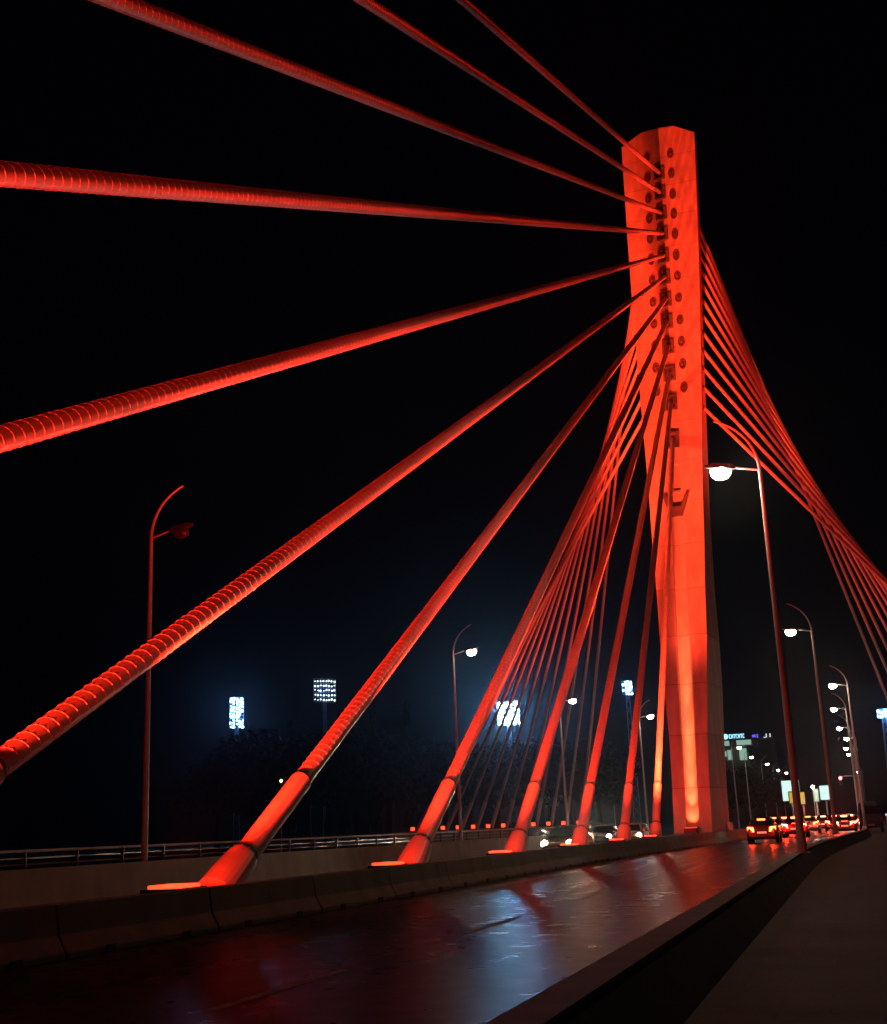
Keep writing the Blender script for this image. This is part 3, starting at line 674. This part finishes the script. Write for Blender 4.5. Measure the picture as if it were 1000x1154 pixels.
TR = [('broad', 246, 836, 300), ('broad', 284, 822, 290), ('broad', 300, 806, 300), ('cypress', 327, 812, 285), ('broad', 345, 808, 280), ('broad', 368, 812, 285), ('cypress', 384, 800, 280), ('broad', 402, 806, 280),
      ('cypress', 420, 790, 270), ('broad', 436, 812, 270), ('cypress', 458, 792, 262), ('broad', 476, 822, 262), ('broad', 500, 824, 262), ('broad', 528, 824, 255), ('broad', 556, 826, 255), ('broad', 586, 822, 255),
      ('broad', 612, 818, 262), ('broad', 640, 824, 255), ('broad', 668, 822, 262)]
for i, (k, u, v, Y) in enumerate(TR):
    p = at(u, v, Y); hh = p.z+.4; base = 15.5 if k == 'cypress' else 10.3; s_ = hh/base
    nb_ = sum(1 for q in TR[:i] if q[0] == k)
    lab = ('dark narrow cypress, %s of the cypresses from the left below the stadium glow' % ordinal(nb_)) if k == 'cypress' else \
          ('dark rounded tree, %s from the %s among rounded trees below the stadium lights' % ((ordinal(nb_), 'left') if nb_ < 8 else (ordinal(14-nb_), 'right')))
    sx = .75 if k == 'cypress' else 1.0
    tree(k, (p.x, p.y, -.4), (s_*sx, s_*sx, s_), lab, i*1.3)
for (u, v, Y, lab) in ((838, 872, 250, 'dim green tree in front of the lit office block'), (858, 868, 262, 'dark tree right of the lit office block')):
    p = at(u, v, Y); s_ = (p.z+3)/10.3; tree('broad', (p.x, p.y, -.4), (s_, s_, s_), lab, u)

# ------------------------------------------------------------------ office block with its roof sign
c = at(832, 862, 320); bx = thing('office_block', 'pale office block with dim lit floors and a bright roof sign, right of the pylon', 'building', (c.x, c.y, 0))
px = (Vector(c)-CAM).dot(cF)/FPX
def zz(v): return at(832, v, 320).z
W0, W1 = (814-832)*px, (852-832)*px
b = MB(); b.box(W0, W1-1.5, 0, 14, -.5, zz(848)); b.box(W0-1, W1, -.8, 14.5, zz(842), zz(834)); b.box(W0, W1-2, .4, 14, zz(848), zz(842)); b.build('wall', M['conc'], bx)
for (u0, u1, v0, v1) in ((816, 825, 834.5, 840), (833, 849, 834.5, 840), (817, 821, 846, 852), (822, 826, 845, 856), (835, 843, 844, 857)):
    MB().box((u0-832)*px, (u1-832)*px, -.95, -.83, zz(v1), zz(v0)).build('window', M['window'], bx)
sg_ = thing('roof_sign', 'glowing cyan roof sign with a round emblem and letters on the office block', 'sign', (c.x, c.y-.6, zz(832.8)))
n = 16; MB().loft([[( (821.3-832)*px+3.0*px*math.cos(2*math.pi*k/n), yy, 3.0*px*math.sin(2*math.pi*k/n)+3.3*px) for k in range(n)] for yy in (0, .3)]).build('emblem', M['signcyan'], sg_)
lt = MB()
for k in range(7):
    x0 = (825.2-832+2.5*k)*px; wd = 2.0*px; z0, z1 = .9*px, 5.4*px
    if k % 3 == 0: lt.box(x0, x0+.6*px, 0, .3, z0, z1); lt.box(x0+.6*px, x0+wd, .02, .28, z1-.9*px, z1); lt.box(x0+.6*px, x0+wd, .02, .28, z0, z0+.9*px)
    elif k % 3 == 1: lt.box(x0, x0+.6*px, 0, .3, z0, z1); lt.box(x0+wd-.6*px, x0+wd, 0, .3, z0, z1); lt.box(x0+.6*px, x0+wd-.6*px, .02, .28, z1-2.8*px, z1-1.9*px)
    else: lt.box(x0, x0+wd, 0, .3, z1-.9*px, z1); lt.box(x0+.7*px, x0+1.4*px, .02, .28, z0, z1-.9*px)
lt.build('lettering', M['signcyan'], sg_)
fr = MB(); fr.box((818-832)*px, (843-832)*px, .32, .42, 0, .3*px); [fr.box((820+6*k-832)*px, (820+6*k-832)*px+.2, .32, .45, -1.2, 4*px) for k in range(4)]; fr.build('frame', M['dark'], sg_)
c2 = at(859, 829, 330); px2 = (Vector(c2)-CAM).dot(cF)/FPX
s2 = thing('violet_sign', 'small violet and white roof sign broken into pieces, right of the cyan one', 'sign', (c2.x, c2.y, c2.z))
MB().box(-11*px2, -7*px2, 0, .3, -1.2*px2, 1.6*px2).box(-6*px2, -4.6*px2, 0, .3, -2*px2, 2*px2).build('violet_letters', M['signviolet'], s2)
MB().box(4*px2, 5.2*px2, 0, .3, -2*px2, 2*px2).box(1.5*px2, 4*px2, .02, .28, -2.6*px2, -1.4*px2).box(8*px2, 9.4*px2, 0, .3, -2*px2, 2*px2).build('white_letters', M['signwhite'], s2)
rb = MB(); rb.box(-13*px2, 12*px2, .6, 10, -c2.z, -3*px2); o = thing('dark_block', 'unlit dark building under the small violet sign', 'building', (c2.x, c2.y, 0))
ob = MB(); ob.box(-12*px2, 11*px2, .6, 12, -.5, c2.z-3*px2); ob.build('wall', M['earth'], o); MB().box(-12.3*px2, 11.3*px2, .4, 12.2, c2.z-3*px2, c2.z-2.4*px2).build('roof', M['dark'], o)

# ------------------------------------------------------------------ billboards, traffic light and small things
def board(u0, u1, v0, v1, Y, m, name, label, cat, round_=False, pole=True):
    c = at((u0+u1)/2, (v0+v1)/2, Y); px = (Vector(c)-CAM).dot(cF)/FPX; W_, H_ = (u1-u0)*px, (v1-v0)*px
    r = thing(name, label, cat, (c.x, c.y, 0), 'lit panels beside the road')
    MB().box(-W_/2, W_/2, -.1, .15, c.z-H_/2, c.z+H_/2).build('panel', m, r, bevel=W_*.12 if round_ else 0)
    f = MB(); e = .12
    f.box(-W_/2-e, W_/2+e, -.05, .2, c.z+H_/2, c.z+H_/2+e); f.box(-W_/2-e, W_/2+e, -.05, .2, c.z-H_/2-e, c.z-H_/2); f.box(-W_/2-e, -W_/2, -.05, .2, c.z-H_/2, c.z+H_/2); f.box(W_/2, W_/2+e, -.05, .2, c.z-H_/2, c.z+H_/2)
    f.build('frame', M['dark'], r)
    MB().tube([(0, .05, -.2), (0, .05, c.z-H_/2-.1)], .12, 10).build('post', M['galv'], r)
    return r, c, px
board(882, 901, 880, 902, 175, M['panel'], 'billboard', 'tall white backlit billboard half hidden behind the nearest lamp pole', 'billboard')
r_, c_, px_ = board(924.5, 936, 885.5, 901, 190, M['panel'], 'billboard', 'white backlit billboard with rounded corners, left of the second lamp pole', 'billboard', True)
MB().box(-3.5*px_, 2*px_, -.13, -.105, c_.z-1.6*px_, c_.z-.8*px_).build('caption_band', M['panelgreen'], r_)
board(917, 922.5, 889.5, 903, 170, M['panelgreen'], 'totem_sign', 'slim green lit panel under a white spotlight', 'sign', True)
board(890, 894.5, 893, 905, 160, M['panelyellow'], 'totem_sign', 'yellow lit panel left of the nearest lamp pole', 'sign')
board(902.5, 907, 893, 906, 158, M['panelyellow'], 'totem_sign', 'yellow lit panel right of the nearest lamp pole', 'sign')
def small_lamp(u, v, Y, m, label, size=1.2, name='lamp_post', cat='lamp'):
    c = at(u, v, Y); px = (Vector(c)-CAM).dot(cF)/FPX
    r = thing(name, label, cat, (c.x, c.y, 0))
    MB().tube([(0, 0, -.4), (0, 0, c.z-size*px)], [.09, .05], 8).build('post', M['galv'], r)
    n = 12; MB().loft([[(size*px*q*math.cos(2*math.pi*k/n), size*px*q*math.sin(2*math.pi*k/n), c.z+dz*size*px) for k in range(n)] for q, dz in ((.3, -1), (.8, -.6), (1, 0), (.8, .6), (.3, 1))]).build('globe', m, r, smooth=True)
    MB().tube([(0, 0, c.z+size*px), (0, 0, c.z+size*px*1.4)], [size*px*.8, .03], 10).build('cap', M['dark'], r)
small_lamp(317, 880, 150, M['warm'], 'small warm park lamp in the dark left of the nearest anchor pipe', 1.6)
small_lamp(916, 887, 168, M['lens'], 'white spotlight post above the slim green panel', 1.6)
small_lamp(999, 918, 120, M['signwhite'], 'small white lamp low at the right edge of the photo', 1.2)
small_lamp(690, 877, 260, M['warm'], 'dim warm lamp post between the steep stay cables', .9)
# traffic light on a gantry arm
c = at(947.2, 877, 165); px = (Vector(c)-CAM).dot(cF)/FPX
r = thing('traffic_light', 'traffic light showing red on a mast arm above the queue of cars', 'traffic light', (c.x+2.6, c.y, 0))
MB().tube([(0, 0, 0), (0, 0, c.z+.2)], [.12, .09], 10).build('post', M['dark'], r)
MB().tube([(0, 0, c.z+.1), (-1.5, 0, c.z+.25), (-2.6, 0, c.z+.2)], [.06, .05, .04], 8).build('mast_arm', M['galv'], r)
MB().box(-2.8, -2.4, .0, .3, c.z-.85, c.z+.35).build('signal_head', M['dark'], r, bevel=.04)
MB().tube([(-2.6, .0, c.z), (-2.6, -.06, c.z)], .19, 14).build('red_lamp', M['redsig'], r)
# parked van beyond the end of the pavement
c = at(980.5, 918, 108); v_ = thing('parked_van', 'grey van with a rounded roof parked at the right past the lamp poles', 'van', (c.x, c.y, 0))
pr = lambda y, hw, z1: [(-hw, y, .35), (hw, y, .35), (hw, y, z1*.62), (hw*.86, y, z1*.93), (hw*.6, y, z1), (-hw*.6, y, z1), (-hw*.86, y, z1*.93), (-hw, y, z1*.62)]
MB().loft([pr(-2.5, .82, 2.25), pr(-2.35, .92, 2.45), pr(1.0, .92, 2.45), pr(1.8, .9, 1.7), pr(2.5, .82, 1.1)]).build('body', PAINTS['blue'], v_, bevel=.05)
MB().box(-.68, .68, -2.56, -2.44, 1.45, 2.05).build('rear_window', M['glass'], v_)
for sx in (-1, 1):
    MB().box(sx*.8-.08, sx*.8+.08, -2.56, -2.4, .8, 1.25).build('tail_light', mat('unlit_red_lens', (.25, .02, .02), .2), v_)
    for yy in (-1.5, 1.5): MB().tube([(sx*.72, yy, .36), (sx*.93, yy, .36)], .36, 18).build('wheel', M['tyre'], v_)
MB().box(-.26, .26, -2.56, -2.5, .55, .66).build('number_plate', M['white'], v_)
MB().box(-.85, .85, -2.6, -2.4, .38, .5).build('bumper', M['dark'], v_)

# ------------------------------------------------------------------ night haze
if HAZE:
    hz = MB().box(-900, 500, -140, 900, -18.2, 140).build('haze', M['dark']); hz.data.materials.clear()
    m = bpy.data.materials.new('haze_air'); m.use_nodes = True; nt = m.node_tree; nt.nodes.remove(nt.nodes['Principled BSDF'])
    pv = nt.nodes.new('ShaderNodeVolumePrincipled'); pv.inputs['Color'].default_value = (.85, .9, 1, 1); pv.inputs['Density'].default_value = HAZE; pv.inputs['Anisotropy'].default_value = .92
    nt.links.new(pv.outputs[0], nt.nodes['Material Output'].inputs['Volume']); hz.data.materials.append(m)
    tag(hz, kind='stuff')
